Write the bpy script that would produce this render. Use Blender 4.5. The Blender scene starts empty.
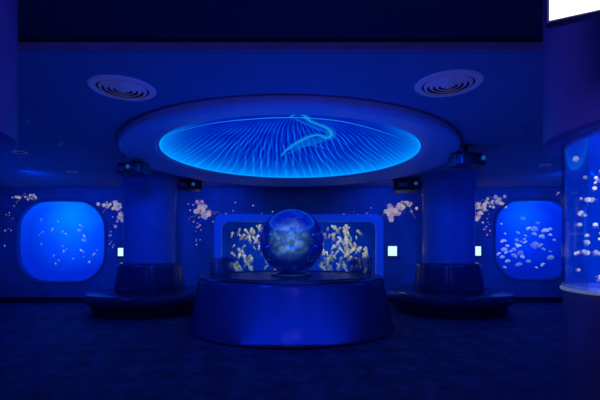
import bpy, bmesh, math, random
from mathutils import Vector, Matrix
random.seed(11)
scene = bpy.context.scene
COL = scene.collection
try:
    scene.view_settings.view_transform = 'Standard'
    scene.view_settings.look = 'None'
except Exception:
    pass

# ------------------------------------------------------------------ materials
def new_mat(name):
    m = bpy.data.materials.new(name); m.use_nodes = True
    nt = m.node_tree
    return m, nt, nt.nodes["Principled BSDF"], nt.nodes["Material Output"]

def pmat(name, col, rough=0.5, metal=0.0, emit=None, estr=0.0, var=0.15, scale=6.0, bump=0.0, spec=0.5):
    m, nt, b, o = new_mat(name)
    tc = nt.nodes.new("ShaderNodeTexCoord")
    n = nt.nodes.new("ShaderNodeTexNoise"); n.inputs["Scale"].default_value = scale; n.inputs["Detail"].default_value = 4
    nt.links.new(tc.outputs["Object"], n.inputs["Vector"])
    r = nt.nodes.new("ShaderNodeValToRGB")
    r.color_ramp.elements[0].position = .3; r.color_ramp.elements[1].position = .7
    r.color_ramp.elements[0].color = tuple(c*(1-var) for c in col)+(1,)
    r.color_ramp.elements[1].color = tuple(min(1, c*(1+var)) for c in col)+(1,)
    nt.links.new(n.outputs["Fac"], r.inputs["Fac"])
    nt.links.new(r.outputs["Color"], b.inputs["Base Color"])
    b.inputs["Roughness"].default_value = rough; b.inputs["Metallic"].default_value = metal
    b.inputs["Specular IOR Level"].default_value = spec
    if emit:
        b.inputs["Emission Color"].default_value = tuple(emit)+(1,)
        b.inputs["Emission Strength"].default_value = estr
    if bump:
        n2 = nt.nodes.new("ShaderNodeTexNoise"); n2.inputs["Scale"].default_value = 90; n2.inputs["Detail"].default_value = 5
        nt.links.new(tc.outputs["Object"], n2.inputs["Vector"])
        bp = nt.nodes.new("ShaderNodeBump"); bp.inputs["Strength"].default_value = bump; bp.inputs["Distance"].default_value = .01
        nt.links.new(n2.outputs["Fac"], bp.inputs["Height"]); nt.links.new(bp.outputs["Normal"], b.inputs["Normal"])
    return m

def emat(name, col, s):
    m, nt, b, o = new_mat(name)
    nt.nodes.remove(b)
    e = nt.nodes.new("ShaderNodeEmission"); e.inputs["Color"].default_value = tuple(col)+(1,); e.inputs["Strength"].default_value = s
    nt.links.new(e.outputs[0], o.inputs["Surface"])
    return m

def emat_alpha(name, col, s, a):
    m, nt, b, o = new_mat(name); nt.nodes.remove(b)
    t = nt.nodes.new("ShaderNodeBsdfTransparent")
    e = nt.nodes.new("ShaderNodeEmission"); e.inputs[0].default_value = col+(1,); e.inputs[1].default_value = s
    mx = nt.nodes.new("ShaderNodeMixShader"); mx.inputs[0].default_value = a
    nt.links.new(t.outputs[0], mx.inputs[1]); nt.links.new(e.outputs[0], mx.inputs[2])
    nt.links.new(mx.outputs[0], o.inputs["Surface"])
    return m
water_mat = emat_alpha

def glass_mat(name, refl=0.07, tint=(.85, .92, 1)):
    m, nt, b, o = new_mat(name); nt.nodes.remove(b)
    t = nt.nodes.new("ShaderNodeBsdfTransparent"); t.inputs[0].default_value = tint+(1,)
    g = nt.nodes.new("ShaderNodeBsdfGlossy"); g.inputs["Roughness"].default_value = .03
    lw = nt.nodes.new("ShaderNodeLayerWeight"); lw.inputs[0].default_value = .25
    mu = nt.nodes.new("ShaderNodeMath"); mu.operation = 'MULTIPLY_ADD'; mu.inputs[1].default_value = .5; mu.inputs[2].default_value = refl*.4
    nt.links.new(lw.outputs["Fresnel"], mu.inputs[0])
    mx = nt.nodes.new("ShaderNodeMixShader"); nt.links.new(mu.outputs[0], mx.inputs[0])
    nt.links.new(t.outputs[0], mx.inputs[1]); nt.links.new(g.outputs[0], mx.inputs[2])
    nt.links.new(mx.outputs[0], o.inputs["Surface"])
    return m

def glow_panel_mat(name, stops, w, h, s, noise=.25, cz=.35):
    """tank glow painted as emission: brightest at height cz, dimming towards the edges"""
    m, nt, b, o = new_mat(name); nt.nodes.remove(b)
    tc = nt.nodes.new("ShaderNodeTexCoord")
    sp = nt.nodes.new("ShaderNodeMapping"); sp.inputs["Scale"].default_value = (1/w*1.3, 0, 1/h*1.1); sp.inputs["Location"].default_value = (0, 0, -cz)
    nt.links.new(tc.outputs["Object"], sp.inputs[0])
    le = nt.nodes.new("ShaderNodeVectorMath"); le.operation = 'LENGTH'; nt.links.new(sp.outputs[0], le.inputs[0])
    n = nt.nodes.new("ShaderNodeTexNoise"); n.inputs["Scale"].default_value = 1.6; nt.links.new(tc.outputs["Object"], n.inputs["Vector"])
    a = nt.nodes.new("ShaderNodeMath"); a.operation = 'MULTIPLY_ADD'; a.inputs[1].default_value = noise; nt.links.new(n.outputs["Fac"], a.inputs[0])
    nt.links.new(le.outputs["Value"], a.inputs[2])
    r = nt.nodes.new("ShaderNodeValToRGB")
    r.color_ramp.elements[0].color = stops[0]+(1,); r.color_ramp.elements[1].color = stops[2]+(1,)
    r.color_ramp.elements[0].position = .1+noise*.4; r.color_ramp.elements[1].position = 1.0
    md = r.color_ramp.elements.new(.6); md.color = stops[1]+(1,)
    nt.links.new(a.outputs[0], r.inputs[0])
    e = nt.nodes.new("ShaderNodeEmission"); e.inputs[1].default_value = s
    nt.links.new(r.outputs[0], e.inputs[0]); nt.links.new(e.outputs[0], o.inputs["Surface"])
    return m

M_wall = pmat("wall_paint", (.32, .42, .58), .75, var=.15, scale=3)
M_ceil = pmat("ceiling_paint", (.36, .42, .50), .8, var=.06, scale=2, bump=.1)
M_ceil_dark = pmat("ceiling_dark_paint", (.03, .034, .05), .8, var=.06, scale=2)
M_ring = pmat("ring_plaster", (.8, .84, .92), .4, var=.04)
M_col = pmat("column_paint", (.23, .33, .58), .4, var=.08)
M_ped = pmat("pedestal_lacquer", (.075, .11, .22), .22, var=.05)
M_pedtop = pmat("pedestal_top", (.06, .08, .16), .3, var=.05)
M_edge = pmat("rim_highlight_metal", (.5, .55, .7), .25, 1.0)
M_toe = pmat("dark_toe_kick", (.03, .03, .05), .6)
M_seat = pmat("dark_vinyl", (.05, .065, .14), .22, var=.1)
M_plinth = pmat("bench_plinth_laminate", (.03, .035, .085), .3, var=.1)
M_metal = pmat("brushed_metal", (.5, .5, .55), .3, 1.0)
M_black = pmat("black_plastic", (.035, .035, .05), .4)
M_drum = pmat("drum_enamel", (.28, .24, .48), .42, var=.08)
M_base = pmat("tank_base_laminate", (.24, .20, .30), .4, var=.12)
M_frame = pmat("tank_frame", (.35, .40, .8), .4, var=.05, emit=(0, .025, .45), estr=.65)  # glow put into the frame so its rim looks brighter lit
M_frame2 = pmat("tank_frame_dark", (.10, .12, .3), .4, var=.05, emit=(0, .02, .35), estr=.2)  # weaker painted glow on the side frames
M_glass = glass_mat("clear_glass")
M_white = emat("lit_white_panel", (1, 1, 1), 1.6)
M_exit = emat("lit_sign_face", (.6, .9, 1), 1.2)
M_led = emat("led_strip_blue", (.0, .32, 1), 1.3)
M_line = emat_alpha("projected_cyan_line", (.03, .48, 1), .9, .5)
M_line2 = emat_alpha("projected_blue_line", (.0, .34, 1), .9, .25)
M_lens = emat("projector_lens_light", (.02, .2, .8), .4)
M_vent = pmat("vent_metal", (.85, .82, .85), .5, var=.05, emit=(.10, .10, .22), estr=.12)  # faint glow painted into the metal to lift its brightness
M_ventdark = pmat("vent_dark", (.03, .03, .05), .8)

# carpet
m, nt, b, o = new_mat("carpet_pile")
tc = nt.nodes.new("ShaderNodeTexCoord")
br = nt.nodes.new("ShaderNodeTexChecker"); br.inputs["Scale"].default_value = 2.6
br.inputs[1].default_value = (.17, .19, .30, 1); br.inputs[2].default_value = (.125, .14, .23, 1)
mp = nt.nodes.new("ShaderNodeMapping"); mp.inputs["Rotation"].default_value = (0, 0, .6)
nt.links.new(tc.outputs["Object"], mp.inputs[0]); nt.links.new(mp.outputs[0], br.inputs[0])
n = nt.nodes.new("ShaderNodeTexNoise"); n.inputs["Scale"].default_value = 7; n.inputs["Detail"].default_value = 7
nt.links.new(tc.outputs["Object"], n.inputs[0])
nr = nt.nodes.new("ShaderNodeValToRGB"); nr.color_ramp.elements[0].position = .35; nr.color_ramp.elements[1].position = .66
nr.color_ramp.elements[0].color = (.45, .45, .45, 1); nr.color_ramp.elements[1].color = (.85, .85, .85, 1)
nt.links.new(n.outputs["Fac"], nr.inputs[0])
mx = nt.nodes.new("ShaderNodeMixRGB"); mx.blend_type = 'MULTIPLY'; mx.inputs[0].default_value = 1
nt.links.new(br.outputs[0], mx.inputs[1]); nt.links.new(nr.outputs[0], mx.inputs[2])
nt.links.new(mx.outputs[0], b.inputs["Base Color"]); b.inputs["Roughness"].default_value = .6
n2 = nt.nodes.new("ShaderNodeTexNoise"); n2.inputs["Scale"].default_value = 160
nt.links.new(tc.outputs["Object"], n2.inputs[0])
bp = nt.nodes.new("ShaderNodeBump"); bp.inputs["Strength"].default_value = .5; bp.inputs["Distance"].default_value = .01
nt.links.new(n2.outputs["Fac"], bp.inputs["Height"]); nt.links.new(bp.outputs[0], b.inputs["Normal"])
b.inputs["Specular IOR Level"].default_value = .2
M_carpet = m

# dome projection: fine curved rays
R_AP = 2.05
m, nt, b, o = new_mat("dome_projection"); nt.nodes.remove(b)
L = nt.links.new
tc = nt.nodes.new("ShaderNodeTexCoord"); sp = nt.nodes.new("ShaderNodeSeparateXYZ"); L(tc.outputs["Object"], sp.inputs[0])
def mth(op, a, bb=None, c=None):
    x = nt.nodes.new("ShaderNodeMath"); x.operation = op
    for i, v in enumerate((a, bb, c)):
        if v is None: continue
        if isinstance(v, (int, float)): x.inputs[i].default_value = v
        else: L(v, x.inputs[i])
    return x.outputs[0]
cb = nt.nodes.new("ShaderNodeCombineXYZ"); L(sp.outputs["X"], cb.inputs[0]); L(sp.outputs["Y"], cb.inputs[1])
nz = nt.nodes.new("ShaderNodeTexNoise"); nz.inputs["Scale"].default_value = 1.3; nz.inputs["Detail"].default_value = .5; L(cb.outputs[0], nz.inputs[0])
nz2 = nt.nodes.new("ShaderNodeTexNoise"); nz2.inputs["Scale"].default_value = 2.4; nz2.inputs["Detail"].default_value = 3; L(cb.outputs[0], nz2.inputs[0])
ysh = mth('ADD', sp.outputs["Y"], .75)
ln = nt.nodes.new("ShaderNodeVectorMath"); ln.operation = 'LENGTH'; L(cb.outputs[0], ln.inputs[0])
rad = ln.outputs["Value"]
ang0 = mth('ARCTAN2', ysh, sp.outputs["X"])
ang = mth('ADD', ang0, mth('MULTIPLY', mth('SINE', mth('MULTIPLY_ADD', rad, 2.4, mth('MULTIPLY', ang0, 2.0))), .03))
def pleat(N, dist, pw):
    ph = mth('ADD', mth('MULTIPLY', ang, N), mth('MULTIPLY', nz.outputs["Fac"], dist))
    s = mth('MULTIPLY_ADD', mth('SINE', ph), .5, .5)
    return mth('POWER', s, pw)
p1 = pleat(88, 14, 6); p2 = pleat(139, -14, 6)
amp = mth('MAXIMUM', mth('MULTIPLY_ADD', nz2.outputs["Fac"], 2.2, -.5), .25)
st = mth('MULTIPLY', mth('ADD', mth('MULTIPLY', p1, .75), mth('MULTIPLY', p2, .4)), amp)
fade = mth('MINIMUM', mth('MAXIMUM', mth('MULTIPLY_ADD', sp.outputs["Y"], .8, .6), .3), 1.0)
st = mth('MULTIPLY', st, fade)
edge = mth('POWER', mth('DIVIDE', rad, R_AP), 9.0)  # cyan glow of the light strip, painted into the dome rim
G = mth('ADD', mth('MULTIPLY_ADD', st, .20, .006), mth('MULTIPLY', edge, .26))
B = mth('ADD', mth('MULTIPLY_ADD', st, .70, .44), mth('MULTIPLY', edge, .6))
cc = nt.nodes.new("ShaderNodeCombineXYZ"); L(G, cc.inputs[1]); L(B, cc.inputs[2]); cc.inputs[0].default_value = 0
e = nt.nodes.new("ShaderNodeEmission"); L(cc.outputs[0], e.inputs[0]); e.inputs[1].default_value = 1.0
L(e.outputs[0], o.inputs["Surface"])
M_dome = m

# globe: mirror-glossy navy display ball with speckles, and a cyan front highlight painted in as emission
m, nt, b, o = new_mat("globe_display_surface")
L = nt.links.new
tc = nt.nodes.new("ShaderNodeTexCoord")
b.inputs["Base Color"].default_value = (.08, .20, .75, 1); b.inputs["Roughness"].default_value = .03
b.inputs["Metallic"].default_value = .75
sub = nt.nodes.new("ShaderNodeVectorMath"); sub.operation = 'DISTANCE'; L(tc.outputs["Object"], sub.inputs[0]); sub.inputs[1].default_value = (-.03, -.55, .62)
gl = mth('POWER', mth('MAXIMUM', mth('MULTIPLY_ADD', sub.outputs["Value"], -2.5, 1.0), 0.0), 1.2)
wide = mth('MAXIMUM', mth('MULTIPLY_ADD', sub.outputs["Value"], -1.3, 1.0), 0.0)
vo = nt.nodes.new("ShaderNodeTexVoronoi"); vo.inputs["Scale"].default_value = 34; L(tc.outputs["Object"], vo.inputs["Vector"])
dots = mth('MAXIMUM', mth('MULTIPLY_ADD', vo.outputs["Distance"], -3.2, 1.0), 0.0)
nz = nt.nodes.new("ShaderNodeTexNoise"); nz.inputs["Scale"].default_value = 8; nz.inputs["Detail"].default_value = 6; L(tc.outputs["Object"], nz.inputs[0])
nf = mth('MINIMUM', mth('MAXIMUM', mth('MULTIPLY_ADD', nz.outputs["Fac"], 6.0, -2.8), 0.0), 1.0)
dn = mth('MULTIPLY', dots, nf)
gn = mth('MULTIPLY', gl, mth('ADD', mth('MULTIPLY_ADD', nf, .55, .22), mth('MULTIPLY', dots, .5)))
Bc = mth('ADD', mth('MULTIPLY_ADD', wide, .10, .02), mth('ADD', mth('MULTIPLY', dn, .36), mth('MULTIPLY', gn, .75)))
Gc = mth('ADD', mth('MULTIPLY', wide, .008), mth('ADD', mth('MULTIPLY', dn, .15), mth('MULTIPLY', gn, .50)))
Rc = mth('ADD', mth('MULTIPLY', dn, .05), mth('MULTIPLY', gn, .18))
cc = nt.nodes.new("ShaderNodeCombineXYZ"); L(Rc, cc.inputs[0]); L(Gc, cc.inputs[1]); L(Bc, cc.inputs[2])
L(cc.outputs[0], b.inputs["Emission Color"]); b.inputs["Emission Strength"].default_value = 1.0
M_globe = m

# ------------------------------------------------------------------ helpers
def mesh_obj(name, verts, faces, mat, smooth=True, angle=35, parent=None, loc=(0, 0, 0)):
    me = bpy.data.meshes.new(name); me.from_pydata(verts, [], faces); me.update()
    bm = bmesh.new(); bm.from_mesh(me); bmesh.ops.recalc_face_normals(bm, faces=bm.faces); bm.to_mesh(me); bm.free()
    if smooth:
        me.shade_smooth(); me.set_sharp_from_angle(angle=math.radians(angle))
    ob = bpy.data.objects.new(name, me); COL.objects.link(ob)
    if mat: me.materials.append(mat)
    ob.location = loc
    if parent: ob.parent = parent
    return ob

def lathe(name, prof, mat, seg=96, parent=None, loc=(0, 0, 0), closed=False, angle=35):
    vs, fs = [], []
    n = len(prof)
    for i in range(seg):
        a = 2*math.pi*i/seg
        for r, z in prof: vs.append((r*math.cos(a), r*math.sin(a), z))
    for i in range(seg):
        j = (i+1) % seg
        for k in range(n if closed else n-1):
            k2 = (k+1) % n
            fs.append((i*n+k, j*n+k, j*n+k2, i*n+k2))
    me = bpy.data.meshes.new(name); me.from_pydata(vs, [], fs); me.update()
    bm = bmesh.new(); bm.from_mesh(me); bmesh.ops.remove_doubles(bm, verts=bm.verts, dist=1e-5)
    bmesh.ops.recalc_face_normals(bm, faces=bm.faces); bm.to_mesh(me); bm.free()
    me.shade_smooth(); me.set_sharp_from_angle(angle=math.radians(angle)); me.materials.append(mat)
    ob = bpy.data.objects.new(name, me); COL.objects.link(ob); ob.location = loc
    if parent: ob.parent = parent
    return ob

def box(name, size, mat, parent=None, loc=(0, 0, 0), bevel=0.0, rot=(0, 0, 0)):
    me = bpy.data.meshes.new(name); bm = bmesh.new(); bmesh.ops.create_cube(bm, size=1)
    bmesh.ops.scale(bm, vec=size, verts=bm.verts)
    if bevel: bmesh.ops.bevel(bm, geom=list(bm.edges), offset=bevel, segments=3, affect='EDGES', profile=.6)
    bm.to_mesh(me); bm.free(); me.materials.append(mat)
    ob = bpy.data.objects.new(name, me); COL.objects.link(ob); ob.location = loc; ob.rotation_euler = rot
    if parent: ob.parent = parent
    return ob

def tag(ob, label, cat, group=None):
    ob["label"] = label; ob["category"] = cat
    if group: ob["group"] = group
def empty(name, loc, label, cat, group=None, rotz=0):
    ob = bpy.data.objects.new(name, None); ob.empty_display_size = .2; COL.objects.link(ob)
    ob.location = loc; ob.rotation_euler = (0, 0, rotz); tag(ob, label, cat, group); return ob
def structure(ob):
    ob["kind"] = "structure"; return ob

def cyl(name, r, z0, z1, mat, parent=None, loc=(0, 0, 0), seg=32):
    return lathe(name, [(0, z0), (r, z0), (r, z1), (0, z1)], mat, seg, parent, loc)

def rrect(w, h, r, seg=12, bulge=0.0):
    pts = []
    for cx, cy, a0 in ((w/2-r, h/2-r, 0), (-w/2+r, h/2-r, 90), (-w/2+r, -h/2+r, 180), (w/2-r, -h/2+r, 270)):
        for i in range(seg+1):
            a = math.radians(a0+90*i/seg)
            pts.append((cx+r*math.cos(a), cy+r*math.sin(a)))
    if bulge:
        out = []
        for i, p in enumerate(pts):
            q = pts[(i+1) % len(pts)]; out.append(p)
            if math.dist(p, q) > r*.3:
                for k in range(1, 6): out.append((p[0]+(q[0]-p[0])*k/6, p[1]+(q[1]-p[1])*k/6))
        pts = [(x*(1-bulge*.5+bulge*(1-(2*y/h)**2)), y*(1-bulge*.3+.6*bulge*(1-(2*x/w)**2))) for x, y in out]
    return pts

def flat_with_holes(name, outer, holes, thick, mat):
    cu = bpy.data.curves.new(name+"_c", 'CURVE'); cu.dimensions = '2D'; cu.fill_mode = 'BOTH'; cu.extrude = thick/2
    for pl in [outer]+holes:
        s = cu.splines.new('POLY'); s.points.add(len(pl)-1); s.use_cyclic_u = True
        for p, q in zip(s.points, pl): p.co = (q[0], q[1], 0, 1)
    t = bpy.data.objects.new("tmp", cu); COL.objects.link(t)
    dg = bpy.context.evaluated_depsgraph_get(); me = bpy.data.meshes.new_from_object(t.evaluated_get(dg)); bpy.data.objects.remove(t)
    me.name = name; me.materials.clear(); me.materials.append(mat)
    ob = bpy.data.objects.new(name, me); COL.objects.link(ob); return ob

# ------------------------------------------------------------------ room
EYE = 1.3; CEIL = 2.86
DC = Vector((-.15, 6.6, 0))
BACK = 10.0
XL, XR = -9.5, 9.5
structure(box("floor", (19.4, 14.6, .1), M_carpet, loc=(0, 3.9, -.05)))
step_y = 3.16
circ = [(DC.x+2.4*math.cos(2*math.pi*i/96), DC.y+2.4*math.sin(2*math.pi*i/96)) for i in range(96)]
ceil = structure(flat_with_holes("ceiling", [(XL, step_y), (XR, step_y), (XR, BACK+1.2), (XL, BACK+1.2)], [circ], .12, M_ceil))
ceil.location = (0, 0, CEIL+.06)
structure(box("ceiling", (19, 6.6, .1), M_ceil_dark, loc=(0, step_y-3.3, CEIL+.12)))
structure(box("trim_1", (19, .05, .06), pmat("trim_grey", (.40, .36, .45), .6), loc=(0, step_y-.02, CEIL+.03)))

T = {
 'L': dict(x=-5.97, z=1.52, w=2.08, h=1.94, r=.56, b=.09),
 'C': dict(x=-.03, z=1.17, w=3.86, h=1.68, r=.18, b=0),
 'R': dict(x=5.85, z=1.56, w=1.84, h=1.90, r=.50, b=.09),
}
holes = [[(t['x']+px*1.01, t['z']+pz*1.01) for px, pz in rrect(t['w'], t['h'], t['r'], 10, t['b'])] for t in T.values()]
wall = structure(flat_with_holes("wall_back", [(XL, 0), (XR, 0), (XR, 2.92), (XL, 2.92)], holes, .12, M_wall))
wall.rotation_euler = (math.pi/2, 0, 0); wall.location = (0, BACK+.06, 0)
structure(box("wall_service", (19, .1, 2.92), M_toe, loc=(0, BACK+1.1, 1.46)))
structure(box("wall_left", (.1, 14.6, 2.92), M_wall, loc=(XL-.05, 3.9, 1.46)))
structure(box("wall_right", (.1, 14.6, 2.92), M_wall, loc=(XR+.05, 3.9, 1.46)))
structure(box("baseboard_back", (19, .03, .12), M_toe, loc=(0, BACK-.015, .06)))

# ------------------------------------------------------------------ ceiling dome
dome = empty("ceiling_dome", (DC.x, DC.y, 2.75), "large round ceiling dome glowing blue with projected radiating light lines", "ceiling dome")
prof = [(2.50, .12), (2.56, .12), (2.59, .10), (2.605, .07), (2.60, .035), (2.575, .01), (2.54, 0), (2.48, 0.004), (2.38, .02), (2.25, .045), (2.14, .065), (2.105, .072), (2.095, .082), (2.09, .098), (R_AP+.005, .102), (R_AP, .115), (R_AP, .14), (2.25, .2), (2.50, .2)]
lathe("dome_rim", prof, M_ring, 160, dome, closed=True, angle=60)
HD = .55
cap = [(R_AP, .13)]
for i in range(1, 33):
    r = R_AP*(1-i/32); cap.append((r, .13+HD*(1-(r/R_AP)**2)))
lathe("dome_surface", cap, M_dome, 160, dome, angle=80)
led = []
for i in range(8):
    a = 2*math.pi*i/8; led.append((R_AP-.014+.008*math.cos(a), .122+.008*math.sin(a)))
lathe("light_strip", led, M_led, 160, dome, closed=True)
def on_dome(u, v, off=.02):
    r = math.hypot(u, v); return (u, v, .13+HD*(1-(r/R_AP)**2)-off)
def dribbon(pts, wid, mat, off=.012):
    sm = []
    P = [Vector(p) for p in pts]
    for i in range(len(P)-1):
        p0, p1, p2, p3 = P[max(i-1, 0)], P[i], P[i+1], P[min(i+2, len(P)-1)]
        for k in range(8):
            t = k/8
            sm.append(.5*((2*p1)+(p2-p0)*t+(2*p0-5*p1+4*p2-p3)*t*t+(3*p1-p0-3*p2+p3)*t**3))
    sm.append(P[-1]); vs, fs = [], []; N = len(sm)
    for i, p in enumerate(sm):
        d_ = (sm[min(i+1, N-1)]-sm[max(i-1, 0)]).normalized(); nn = Vector((-d_.y, d_.x))
        w_ = wid*(.2+.8*math.sin(math.pi*(i+.5)/N))
        for s_ in (-1, 1):
            q = p+nn*w_*s_; vs.append(on_dome(q.x, q.y, off))
    for i in range(N-1): fs.append((2*i, 2*i+1, 2*i+3, 2*i+2))
    return mesh_obj("projected_outline", vs, fs, mat, False, parent=dome)
main = [(-.01, -.2), (.08, -.42), (.2, -.4), (.33, -.05), (.62, .2), (.70, .45), (.62, .6), (.44, .55), (.15, .83), (-.08, 1.12), (-.23, 1.36)]
dribbon(main, .020, M_line)
dribbon(main, .05, M_line2, .010)
dribbon(main, .09, M_line2, .008)
dribbon([(-.23, 1.36), (.0, 1.22), (.2, 1.04), (.42, .95), (.78, 1.05)], .025, M_line2, .014)
dribbon([(-.1, 1.15), (.2, .92), (.45, .76), (.66, .60)], .11, M_line2, .018)
dribbon([(.05, -.2), (.2, .0), (.45, .25), (.66, .38)], .05, M_line2, .02)
dribbon([(-1.68, -1.0), (-1.3, -.72), (-.63, -.32), (.15, -.22), (.925, -.33), (1.45, -.4), (1.7, -.45)], .024, M_line)

# ------------------------------------------------------------------ columns with round benches
def column(x, y):
    c = empty("column", (x, y, 0), "round dark blue column rising through a circular bench", "column", "round columns")
    lathe("column_shaft", [(0, .4), (.53, .4), (.53, 2.45), (.535, 2.46), (.56, 2.5), (.56, CEIL-.002), (0, CEIL-.002)], M_col, 72, c)
    lathe("column_cap", [(.565, 2.74), (.60, 2.75), (.61, 2.77), (.61, CEIL-.002), (.565, CEIL-.002)], M_col, 72, c, closed=True)
    b = empty("round_bench", (x, y, 0), "circular dark vinyl bench with padded round backrest around a column", "bench", "round benches")
    lathe("plinth", [(.55, 0), (1.08, 0), (1.08, .04), (1.12, .06), (1.16, .22), (.55, .22)], M_plinth, 96, b, closed=True)
    lathe("seat", [(.55, .225), (1.2, .225), (1.235, .24), (1.255, .29), (1.255, .37), (1.235, .41), (1.19, .43), (.72, .435), (.55, .435)], M_seat, 96, b, closed=True, angle=60)
    vs, fs = [], []; seg = 240; zs = [.435, .47, .6, .8, .94, 1.0, 1.03, 1.02]
    rs = [.685, .695, .685, .66, .645, .635, .60, .54]
    for i in range(seg):
        a = 2*math.pi*i/seg; bump = .010*abs(math.sin(a*10))**.3
        for r, z in zip(rs, zs):
            rr = r+(bump if r > .6 else 0); vs.append((rr*math.cos(a), rr*math.sin(a), z))
    n = len(zs)
    for i in range(seg):
        j = (i+1) % seg
        for k in range(n-1): fs.append((i*n+k, j*n+k, j*n+k+1, i*n+k+1))
    mesh_obj("backrest", vs, fs, M_seat, True, 60, b)
column(-3.2, 8.55); column(3.17, 8.55)

# ------------------------------------------------------------------ pedestal + globe
PX, PY = -.15, 6.96
ZT = .86
ped = empty("display_pedestal", (PX, PY, 0), "wide dark blue truncated cone pedestal with glossy lacquer finish", "display stand")
lathe("pedestal_body", [(0, .015), (1.73, .015), (1.745, .02), (1.745, .04), (1.73, .06), (1.67, .3), (1.61, .6), (1.58, ZT-.08), (1.57, ZT-.04), (1.55, ZT-.02), (0, ZT-.02)], M_ped, 160, ped, angle=60)
lathe("toe_kick", [(0, 0), (1.72, 0), (1.72, .015), (0, .015)], M_toe, 96, ped)
lathe("worktop", [(0, ZT-.02), (1.53, ZT-.02), (1.535, ZT-.016), (1.535, ZT-.004), (1.53, ZT), (0, ZT)], M_pedtop, 160, ped)
lathe("rim_highlight_band", [(1.535, ZT-.018), (1.56, ZT-.018), (1.56, ZT+.004), (1.535, ZT+.004)], M_edge, 160, ped, closed=True)  # metal band added to give the worktop a bright rim highlight
lathe("glass_guard", [(1.375, ZT), (1.385, ZT), (1.385, 1.17), (1.375, 1.17)], M_glass, 128, ped, closed=True)
lathe("guard_channel", [(1.365, ZT), (1.395, ZT), (1.395, ZT+.02), (1.365, ZT+.02)], M_metal, 128, ped, closed=True)
for a in (2, 178):
    a = math.radians(a)
    box("guard_post", (.025, .025, 1.19-ZT), M_metal, ped, (1.38*math.cos(a), 1.38*math.sin(a), (1.19+ZT)/2), .004, rot=(0, 0, a))
globe = empty("display_globe", (PX+.01, PY, ZT), "glossy navy blue sphere speckled with light, resting on pedestal", "globe")
lathe("globe_stand", [(0, 0), (.36, 0), (.37, .01), (.36, .03), (.30, .04), (.24, .06), (.20, .063), (0, .02)], M_metal, 64, globe)
sp_prof = []
for i in range(49):
    a = -math.pi/2+math.pi*i/48; sp_prof.append((max(0, .56*math.cos(a)), .59+.56*math.sin(a)))
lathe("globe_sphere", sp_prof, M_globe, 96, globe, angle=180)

# ------------------------------------------------------------------ jellyfish
def jelly_mesh(name, n_t, tl, wide=1.0, seedv=0, arms=4, ruf=.03, armw=.07):
    rnd = random.Random(seedv)
    vs, fs = [], []; seg = 20
    prof = [(.0, .42), (.22, .38), (.38, .27), (.47, .12), (.5, -.02), (.44, -.06), (.38, .05), (.25, .2), (0, .28)]
    for i in range(seg):
        a = 2*math.pi*i/seg; sc = 1+ruf*math.sin(a*5+seedv)
        for r, z in prof: vs.append((r*sc*wide*math.cos(a), r*sc*wide*math.sin(a), z+(ruf*math.sin(a*3) if r > .4 else 0)))
    n = len(prof)
    for i in range(seg):
        j = (i+1) % seg
        for k in range(n-1): fs.append((i*n+k, j*n+k, j*n+k+1, i*n+k+1))
    def ribbon(x, y, w, l, z0, frill=0):
        segs = 8; p = rnd.uniform(0, 6); st = len(vs)
        for s in range(segs+1):
            t = s/segs; ox = .12*math.sin(p+t*5)*t*2; oy = .07*math.cos(p+t*4)*t*2; ww = w*(1-.8*t)*(1+frill*math.sin(s*2.4+p))
            vs.append((x+ox-ww, y+oy, z0-l*t)); vs.append((x+ox+ww, y+oy, z0-l*t)); vs.append((x+ox, y+oy+ww, z0-l*t))
        for s in range(segs):
            q = st+s*3
            for u in range(3):
                v = (u+1) % 3; fs.append((q+u, q+v, q+3+v, q+3+u))
    for k in range(arms): ribbon(.14*math.cos(k*1.57), .14*math.sin(k*1.57), armw, tl*rnd.uniform(.6, 1), .25, .6)
    for k in range(n_t):
        a = 6.283*k/n_t; ribbon(.44*wide*math.cos(a), .44*wide*math.sin(a), .03, tl*rnd.uniform(.6, 1.1), .02)
    me = bpy.data.meshes.new(name); me.from_pydata(vs, [], fs)
    bm = bmesh.new(); bm.from_mesh(me); bmesh.ops.remove_doubles(bm, verts=bm.verts, dist=1e-4); bm.to_mesh(me); bm.free()
    me.shade_smooth(); return me

def jelly_mat(name, col, e, lo=.25, amp=.4):
    m, nt, b, o = new_mat(name); nt.nodes.remove(b)
    lw = nt.nodes.new("ShaderNodeLayerWeight"); lw.inputs[0].default_value = .35
    t = nt.nodes.new("ShaderNodeBsdfTransparent")
    oi = nt.nodes.new("ShaderNodeObjectInfo")
    vr = nt.nodes.new("ShaderNodeMath"); vr.operation = 'MULTIPLY_ADD'; vr.inputs[1].default_value = e*1.1; vr.inputs[2].default_value = e*.5
    nt.links.new(oi.outputs["Random"], vr.inputs[0])
    em = nt.nodes.new("ShaderNodeEmission"); em.inputs[0].default_value = col+(1,); nt.links.new(vr.outputs[0], em.inputs[1])
    tc = nt.nodes.new("ShaderNodeTexCoord"); nz = nt.nodes.new("ShaderNodeTexNoise"); nz.inputs["Scale"].default_value = 4
    nt.links.new(tc.outputs["Object"], nz.inputs[0])
    a = nt.nodes.new("ShaderNodeMath"); a.operation = 'MULTIPLY_ADD'; a.inputs[1].default_value = amp; a.inputs[2].default_value = lo-amp*.5
    nt.links.new(lw.outputs["Facing"], a.inputs[0])
    a2 = nt.nodes.new("ShaderNodeMath"); a2.operation = 'MULTIPLY_ADD'; a2.inputs[1].default_value = amp
    nt.links.new(nz.outputs["Fac"], a2.inputs[0]); nt.links.new(a.outputs[0], a2.inputs[2])
    mx = nt.nodes.new("ShaderNodeMixShader"); nt.links.new(a2.outputs[0], mx.inputs[0])
    nt.links.new(t.outputs[0], mx.inputs[1]); nt.links.new(em.outputs[0], mx.inputs[2]); nt.links.new(mx.outputs[0], o.inputs["Surface"])
    return m
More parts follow.
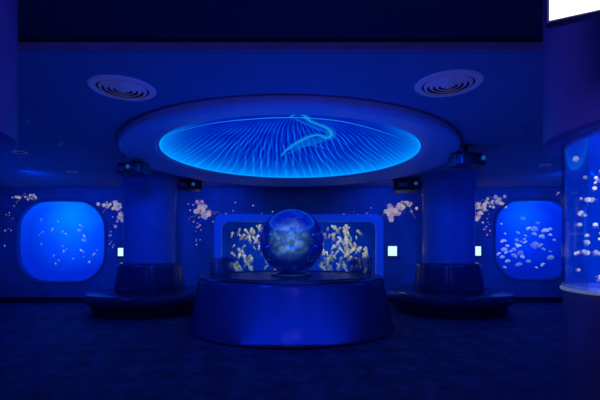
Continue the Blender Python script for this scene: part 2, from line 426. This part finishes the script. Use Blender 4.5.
MJ = {'gold': jelly_mat("jelly_gold", (.60, .57, .33), .75, .22), 'pale': jelly_mat("jelly_pale", (.50, .53, .48), .75, .2),
      'rose': jelly_mat("jelly_pale_lilac", (.36, .54, 1), .85, .15), 'moon': jelly_mat("jelly_moon", (.38, .58, 1), .9, .10, .28),
      'pink': jelly_mat("jelly_white", (1, .92, .95), 1.35, .5)}
JM = {}
def jm(kind, var):
    k = (kind, var)
    if k not in JM:
        spec = {'gold': (5, 2.0, .75, 4, .2, .17), 'pale': (5, 2.8, .65, 4, .16, .14), 'rose': (4, 2.0, .8, 3, .03, .07),
                'moon': (0, .3, 1.0, 4, .02, .07), 'pink': (5, .9, 1.0, 4, .05, .08)}[kind]
        me = jelly_mesh("jellyfish_"+kind, spec[0], spec[1], spec[2], var*7+3, *spec[3:]); me.materials.append(MJ[kind]); JM[k] = me
    return JM[k]
placed = []
def jelly(kind, loc, s, group, label, tilt=.5, md=1.0):
    v = Vector(loc)
    for q, r in placed:
        if (q-v).length < (s+r)*.5*md: return False
    placed.append((v, s))
    ob = bpy.data.objects.new("jellyfish", jm(kind, random.randint(0, 2))); COL.objects.link(ob)
    ob.location = loc; ob.scale = (s, s, s)
    ob.rotation_euler = (random.uniform(-tilt, tilt), random.uniform(-tilt, tilt), random.uniform(0, 6)); tag(ob, label, "jellyfish", group)
    return True

# ------------------------------------------------------------------ wall tanks
def tank(key, label, backmat, depth):
    t = T[key]; x, z, w, h, r, bl = t['x'], t['z'], t['w'], t['h'], t['r'], t['b']
    e = empty("aquarium_tank", (x, BACK, z), label, "aquarium", "wall aquariums")
    inner = rrect(w, h, r, 10, bl); n = len(inner)
    fw = .18 if key == 'C' else .06
    fm = M_frame if key == 'C' else M_frame2
    vs, fs = [], []
    for off, yy in ((0.0, .10), (0.0, -.02), (.015, -.04), (fw-.02, -.04), (fw, -.02), (fw, -.001)):
        for px, pz in inner: vs.append((px*(1+2*off/w), yy, pz*(1+2*off/h)))
    for k in range(5):
        for i in range(n):
            j = (i+1) % n; fs.append((k*n+i, k*n+j, (k+1)*n+j, (k+1)*n+i))
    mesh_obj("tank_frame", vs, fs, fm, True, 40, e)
    vs = [(px, .03, pz) for px, pz in inner]; mesh_obj("viewing_glass", vs, [tuple(range(n))], M_glass, False, parent=e)
    vs = [(px, .101, pz) for px, pz in inner]+[(px, depth, pz) for px, pz in inner]
    mesh_obj("tank_liner", vs, [(i, (i+1) % n, n+(i+1) % n, n+i) for i in range(n)], backmat, True, 40, e)  # liner glows with the same painted gradient as the back
    vs = [(px, depth, pz) for px, pz in inner]; mesh_obj("lit_back_panel", vs, [tuple(range(n))], backmat, False, parent=e)
    return e
tank('L', "rounded wall aquarium glowing bright blue with thin drifting jellyfish", glow_panel_mat("lit_water_a", [(.0, .21, 1.0), (0, .07, .95), (0, .02, .58)], 2.08, 1.94, 1.15), .5)
tank('C', "wide rectangular wall aquarium dim blue crowded with golden jellyfish", glow_panel_mat("lit_water_b", [(0, .045, .50), (0, .03, .38), (0, .012, .2)], 3.8, 1.68, 1.0, .5, 0), .7)
tank('R', "rounded wall aquarium glowing blue with pale moon jellyfish", glow_panel_mat("lit_water_c", [(0, .10, 1.0), (0, .03, .85), (0, .012, .42)], 1.84, 1.90, 1.1), .5)

cnt = 0; tr = 0
while cnt < 178 and tr < 20000:
    tr += 1
    x = random.uniform(-1.80, 1.74)
    z = random.uniform(.80, 1.92)
    dens = .6+.4*math.sin(x*5.6+2.4*math.sin(z*4.5))
    if abs(x) < .55: dens *= .15
    if random.random() > dens: continue
    if jelly('gold' if random.random() < .65 else 'pale', (x, BACK+random.uniform(.14, .5), z), random.uniform(.05, .115), "jellyfish in the central tank", "small golden translucent jellyfish drifting in the wide tank", .8, .6): cnt += 1
for i in range(26):
    jelly('rose', (-5.97+random.uniform(-.78, .78), BACK+random.uniform(.2, .38), random.uniform(.9, 2.1)), random.uniform(.035, .07), "jellyfish in the bright blue tank", "small pale jellyfish with trailing tentacles in bright tank", 1.0)
for i in range(80):
    if sum(1 for o_ in bpy.data.objects if o_.get("group") == "moon jellyfish in the rounded tank") >= 66: break
    jelly('moon', (5.85+random.uniform(-.74, .74), BACK+random.uniform(.16, .38), min(2.2, max(.85, random.gauss(1.48, .33)))), random.uniform(.07, .17), "moon jellyfish in the rounded tank", "pale round moon jellyfish in the rounded wall tank", .7, 1.1)

# ------------------------------------------------------------------ foreground cylinder tanks
M_core = pmat("core_blue", (.02, .05, .3), .5, emit=(.0, .03, .9), estr=.9)
M_collar = pmat("collar_metal", (.6, .6, .65), .3, .6, emit=(.3, .4, .7), estr=.25)  # bright ring helped by emission painted into the metal
def cyl_tank(x, y, label, ztop, base_top):
    e = empty("cylinder_aquarium", (x, y, 0), label, "aquarium", "cylindrical aquariums")
    lathe("upper_drum", [(0, ztop), (.585, ztop), (.605, ztop+.005), (.62, ztop+.02), (.62, CEIL+.06), (0, CEIL+.06)], M_drum, 96, e)
    lathe("glass_cylinder", [(.51, base_top), (.52, base_top), (.52, ztop), (.51, ztop)], M_glass, 96, e, closed=True)
    lathe("water_body", [(0, base_top+.02), (.50, base_top+.02), (.50, ztop-.02), (0, ztop-.02)], water_mat("blue_water", (.0, .05, 1), 1.0, .36), 72, e)
    lathe("tank_glow_core", [(0, base_top+.005), (.12, base_top+.005), (.12, ztop-.005), (0, ztop-.005)], M_core, 48, e)  # glowing inner column added to make the water look lit blue
    lathe("base_drum", [(0, 0), (.50, 0), (.51, .01), (.51, base_top-.015), (0, base_top-.015)], M_base, 96, e)
    lathe("base_collar", [(0, base_top-.015), (.525, base_top-.015), (.528, base_top-.012), (.528, base_top-.003), (.525, base_top), (0, base_top)], M_collar, 96, e)
    return e
cyl_tank(2.106, 2.275, "cylindrical jellyfish aquarium with purple upper drum and dark base", 1.95, 1.07)
cyl_tank(-2.256, 2.126, "cylindrical aquarium with dark blue upper drum, mostly out of view", 1.93, 1.07)
k = 0; tries = 0
while k < 26 and tries < 40000:
    tries += 1
    a = random.uniform(0, 6.283); r = random.uniform(.16, .465); x = 2.106+r*math.cos(a); y = 2.275+r*math.sin(a); z = random.uniform(1.12, 1.89)
    if 567 < 300+400*x/y < 603 and y < 2.75:
        if jelly('pink', (x, y, z), random.uniform(.016, .038), "jellyfish in the cylindrical tank", "small pinkish white jellyfish floating in cylindrical tank", 1.2, 3.2): k += 1

# ------------------------------------------------------------------ hanging lit sign
d = Vector((.151, -.076)).normalized(); angs = math.atan2(d.y, d.x); Ls = .62
cx, cy = .975+d.x*Ls/2, 1.586+d.y*Ls/2
s = empty("hanging_sign", (cx, cy, 2.19), "bright white illuminated sign board hanging from the ceiling", "sign", rotz=angs)
box("sign_housing", (Ls, .05, .27), M_black, s, (0, .01, .135), .006)
box("lit_face", (Ls-.02, .006, .252), M_white, s, (0, -.018, .135))
for xx in (-.22, .22): cyl("hanging_rod", .008, .27, CEIL+.07-2.19, M_metal, s, (xx, .01, 0), 12)

# ------------------------------------------------------------------ ceiling fittings
def vent(x, y):
    e = empty("ceiling_vent", (x, y, CEIL), "round ceiling air diffuser with concentric metal rings", "air vent", "ceiling air vents")
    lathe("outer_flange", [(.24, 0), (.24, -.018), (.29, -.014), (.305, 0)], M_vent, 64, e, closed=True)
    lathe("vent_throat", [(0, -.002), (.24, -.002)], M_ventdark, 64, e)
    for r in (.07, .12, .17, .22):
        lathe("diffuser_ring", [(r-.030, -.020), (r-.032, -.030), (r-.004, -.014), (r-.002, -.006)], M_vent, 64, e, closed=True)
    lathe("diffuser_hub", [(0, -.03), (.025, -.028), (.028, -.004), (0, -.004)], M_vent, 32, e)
vent((123-300)/400*3.86, 3.86)
vent((448-300)/400*3.76, 3.76)
def pos(px, py):
    dd = (CEIL-EYE)*400/(250-py); return (px-300)/400*dd, dd
def sprinkler(x, y):
    e = empty("ceiling_sprinkler", (x, y, CEIL), "small metal ceiling sprinkler head", "sprinkler", "ceiling fittings")
    lathe("escutcheon", [(0, 0), (.045, 0), (.04, -.012), (.015, -.02), (0, -.02)], M_metal, 24, e)
    lathe("deflector", [(0, -.045), (.022, -.045), (.022, -.04), (.006, -.035), (.006, -.02), (0, -.02)], M_metal, 16, e)
for px, py in ((25, 121), (520, 128), (60, 142), (505, 168)): sprinkler(*pos(px, py))
def downlight(px, py):
    x, y = pos(px, py)
    e = empty("recessed_downlight", (x, y, CEIL), "small round recessed ceiling downlight, switched off", "ceiling light", "recessed downlights")
    lathe("trim_ring", [(.07, 0), (.07, -.01), (.1, -.008), (.102, 0)], M_vent, 32, e, closed=True)
    lathe("lamp_recess", [(0, -.001), (.07, -.001)], M_ventdark, 32, e)
for q in ((72, 172), (20, 152), (545, 165)): downlight(*q)

def projector(px, py, dd, w, top, rot, label):
    x = (px-300)/400*dd; z = EYE+(250-py)/400*dd
    h = w*.38
    e = empty("ceiling_projector", (x, dd, z), label, "projector", "ceiling projectors", rotz=rot)
    box("projector_body", (w, w*.8, h), M_black, e, (0, 0, 0), .02)
    box("top_plate", (w*1.05, w*.5, .025), M_black, e, (0, 0, h/2+.02), .004)
    box("side_bracket", (.02, w*.3, h+.04), M_black, e, (w*.53, 0, 0.01), .004)
    box("side_bracket", (.02, w*.3, h+.04), M_black, e, (-w*.53, 0, 0.01), .004)
    ln_ = lathe("lens_barrel", [(0, .06), (.035, .06), (.04, .05), (.05, .05), (.05, -.06), (0, -.06)], M_metal, 32, e, (w*.22, -w*.4-.03, 0)); ln_.rotation_euler = (math.pi/2, 0, 0)
    lathe("lens_glass", [(0, .066), (.02, .064), (.034, .061)], M_lens, 24, ln_)
    for i in range(5): box("vent_slat", (w*.3, .004, .008), M_metal, e, (-w*.22, -w*.4-.002, -.035+.017*i))
    if top-z > h/2+.05:
        cyl("mount_pole", .03, h/2+.03, top-z, M_black, e, seg=16)
    cyl("mount_plate", .09, top-z-.012, top-z, M_black, e, seg=24)
projector(134, 170, 6.5, .42, CEIL, -.3, "black ceiling projector with lit lens beside the dome")
projector(189, 186, 8.9, .5, CEIL, .2, "black ceiling projector mounted near a column")
projector(466, 161, 6.0, .42, CEIL, .3, "black ceiling projector with lit lens beside the dome")
projector(409, 186, 8.9, .62, CEIL, -.25, "black ceiling projector mounted near a column")

def wall_sign(px, py, w, h, label):
    x = (px-300)/40; z = EYE+(250-py)/40
    e = empty("wall_sign", (x, BACK, z), label, "sign", "lit wall signs")
    box("sign_case", (w, .05, h), M_black, e, (0, -.026, 0), .006)
    box("lit_face", (w-.02, .004, h-.02), M_exit, e, (0, -.053, 0))
wall_sign(392, 251, .24, .26, "small square glowing white sign on the wall by tank")
wall_sign(477, 251, .17, .25, "small narrow glowing white sign beside a column")
wall_sign(121.5, 252, .15, .22, "small glowing sign partly hidden by a column")

# ------------------------------------------------------------------ projected blossoms on back wall
MB = [emat("blossom_pink", (.62, .36, .80), .5), emat("blossom_cream", (.74, .70, .86), .5), emat("blossom_lilac", (.38, .38, .95), .5)]
M_br = emat("branch_light", (.20, .18, .38), .3)
def blossoms(px, py, spx, spy, nfl, size, mats, branch=True):
    x0 = (px-300)/40; z0 = EYE+(250-py)/40
    vs, fs, mi = [], [], []
    for _ in range(nfl):
        while True:
            cx = random.gauss(0, spx/40/2); cz = random.gauss(0, spy/40/2)
            if abs(cx) < spx/34 and abs(cz) < spy/34: break
        r = size*random.uniform(.45, 1.2); a0 = random.uniform(0, 6); mt = random.randrange(len(mats))
        yy = -.004-.0006*random.randint(0, 5)
        for p in range(5):
            a = a0+p*2*math.pi/5; st = len(vs)
            vs.append((cx, yy, cz))
            for da, rr in ((-.5, .62), (-.38, .92), (-.12, 1.0), (0, .88), (.12, 1.0), (.38, .92), (.5, .62)):
                vs.append((cx+r*rr*math.cos(a+da), yy, cz+r*rr*math.sin(a+da)))
            fs.append(tuple(range(st, st+8))); mi.append(mt)
    if branch:
        for sgn in (-1, 1):
            p = Vector((0, 0, .1))
            for s_ in range(7):
                q = p+Vector((sgn*random.uniform(.02, .07), 0, random.uniform(-.10, .02))); nrm = Vector((-(q-p).z, 0, (q-p).x)).normalized()*.008
                st = len(vs)
                for v in (p-nrm, p+nrm, q+nrm, q-nrm): vs.append((v.x, -.0025, v.z))
                fs.append((st, st+1, st+2, st+3)); mi.append(len(mats)); p = q
    me = bpy.data.meshes.new("blossom_projection"); me.from_pydata(vs, [], fs)
    for m_ in mats: me.materials.append(m_)
    me.materials.append(M_br)
    for i, f in enumerate(me.polygons): f.material_index = mi[i]
    ob = bpy.data.objects.new("blossom_projection", me); COL.objects.link(ob); ob.location = (x0, BACK, z0)
    return ob
PK, CR, LI = MB
specs = [((204, 210), 8, 8, 24, .065, [PK, CR, LI], "cluster of pink blossoms projected on the wall"),
         ((391, 211), 8, 9, 24, .065, [PK, CR, LI], "cluster of pink and cream blossoms projected on wall"),
         ((404, 206), 12, 6, 20, .05, [CR, PK, LI], "few cream blossoms projected on the wall"),
         ((113, 205), 15, 6, 30, .044, [CR, CR, LI], "branch of cream blossoms projected beside a column"),
         ((121, 216), 7, 9, 16, .042, [LI, CR], "few lilac blossoms projected near a column"),
         ((487, 201), 20, 7, 36, .048, [CR, LI, CR], "branch of cream blossoms projected above a sign"),
         ((478, 213), 8, 9, 18, .052, [PK, CR], "small cluster of pale blossoms projected on wall"),
         ((25, 197), 16, 4, 22, .030, [CR, LI], "thin branch of blossoms projected above a rounded tank"),
         ((572, 193), 14, 4, 14, .030, [LI, CR], "few pale blossoms projected above a rounded tank"),
         ((232, 213), 40, 12, 18, .022, [LI], "scattered single petals projected on the wall"),
         ((360, 213), 40, 9, 14, .022, [LI, PK], "scattered single petals projected on the wall"),
         ((198, 225), 9, 26, 14, .022, [LI, PK], "scattered drifting petals falling below a blossom cluster"),
         ((486, 225), 5, 22, 10, .022, [PK, LI], "scattered drifting petals projected on the wall"),
         ((11, 222), 7, 26, 9, .022, [LI, PK], "scattered drifting petals projected beside a rounded tank"),
         ((112, 235), 6, 26, 9, .022, [LI], "scattered drifting petals projected beside a rounded tank")]
for (px, py), a, b_, n_, sz, mts, lab in specs:
    ob = blossoms(px, py, a, b_, n_, sz, mts, sz > .027 and n_ > 19); tag(ob, lab, "blossoms", "projected blossoms")

# ------------------------------------------------------------------ lights (added fills, no fixtures behind them)
def aim(o_, loc, target):
    o_.location = loc; o_.rotation_euler = (Vector(target)-Vector(loc)).to_track_quat('-Z', 'Y').to_euler()
def area(name, loc, target, size, energy, col):
    l = bpy.data.lights.new(name, 'AREA'); l.energy = energy; l.color = col; l.size = size
    o_ = bpy.data.objects.new(name, l); COL.objects.link(o_); aim(o_, loc, target); return o_
def spot(name, loc, target, energy, ang=60, col=(.0, .04, 1), rad=.15):
    l = bpy.data.lights.new(name, 'SPOT'); l.energy = energy; l.color = col; l.spot_size = math.radians(ang); l.spot_blend = .9; l.shadow_soft_size = rad
    o_ = bpy.data.objects.new(name, l); COL.objects.link(o_); aim(o_, loc, target); return o_
BL = (.0, .05, 1)
spot("pedestal_fill", (-1.8, 3.3, 2.75), (-.9, 5.8, .55), 110, 34, (.015, .045, 1))  # added lamp brightening the pedestal front, no fixture there
area("ceiling_fill_centre", (0, 5.7, .05), (0, 6.3, 3), 1.6, 36, BL)  # unseen lamp added to brighten dome ring and ceiling from below
area("ceiling_fill_left", (-6.0, 7.2, .3), (-6.0, 7.2, 3), 2.2, 24, BL)  # unseen lamp added to lift the left ceiling
area("ceiling_fill_right", (6.0, 7.2, .3), (6.0, 7.2, 3), 2.2, 24, BL)  # unseen lamp added to lift the right ceiling
bpy.data.objects["ceiling_fill_centre"].location = (0, 4.55, .2)
for sx in (-1, 1):
    spot("column_fill", (sx*2.0, 5.2, 2.7), (sx*3.2, 8.4, 1.5), 190, 46, BL)  # added lamp brightening the column fronts
    spot("wall_fill", (sx*5.4, 7.8, 2.8), (sx*5.2, 10, 1.4), 70, 140, BL)  # added lamp brightening the outer back wall
    spot("wall_fill", (sx*1.9, 8.9, 2.75), (sx*2.1, 10, 2.0), 22, 140, BL)  # added lamp lifting the dark wall behind the blossoms
    area("aisle_fill", (sx*4.2, 6.2, 2.8), (sx*4.0, 6.6, 0), .5, 14, BL)  # added overhead fill for the floor, no fitting modelled
area("drum_fill", (.4, 1.0, 2.3), (2.1, 2.2, 1.4), .3, 8.0, (.14, .10, 1))  # added purple-blue fill so the right tank drum shows up
area("drum_fill", (-.5, .9, 2.6), (-2.1, 2.2, 2.2), .3, 10, (.08, .08, 1))  # added fill so the left tank drum shows up

w = bpy.data.worlds.new("world"); scene.world = w; w.use_nodes = True
bg = w.node_tree.nodes["Background"]; bg.inputs[0].default_value = (.0, .05, 1, 1); bg.inputs[1].default_value = .06

cam = bpy.data.cameras.new("camera"); cam.lens = 24; cam.sensor_width = 36; cam.shift_y = 50/600; cam.clip_start = .05
co = bpy.data.objects.new("camera", cam); COL.objects.link(co); co.location = (0, 0, EYE); co.rotation_euler = (math.pi/2, 0, 0)
scene.camera = co
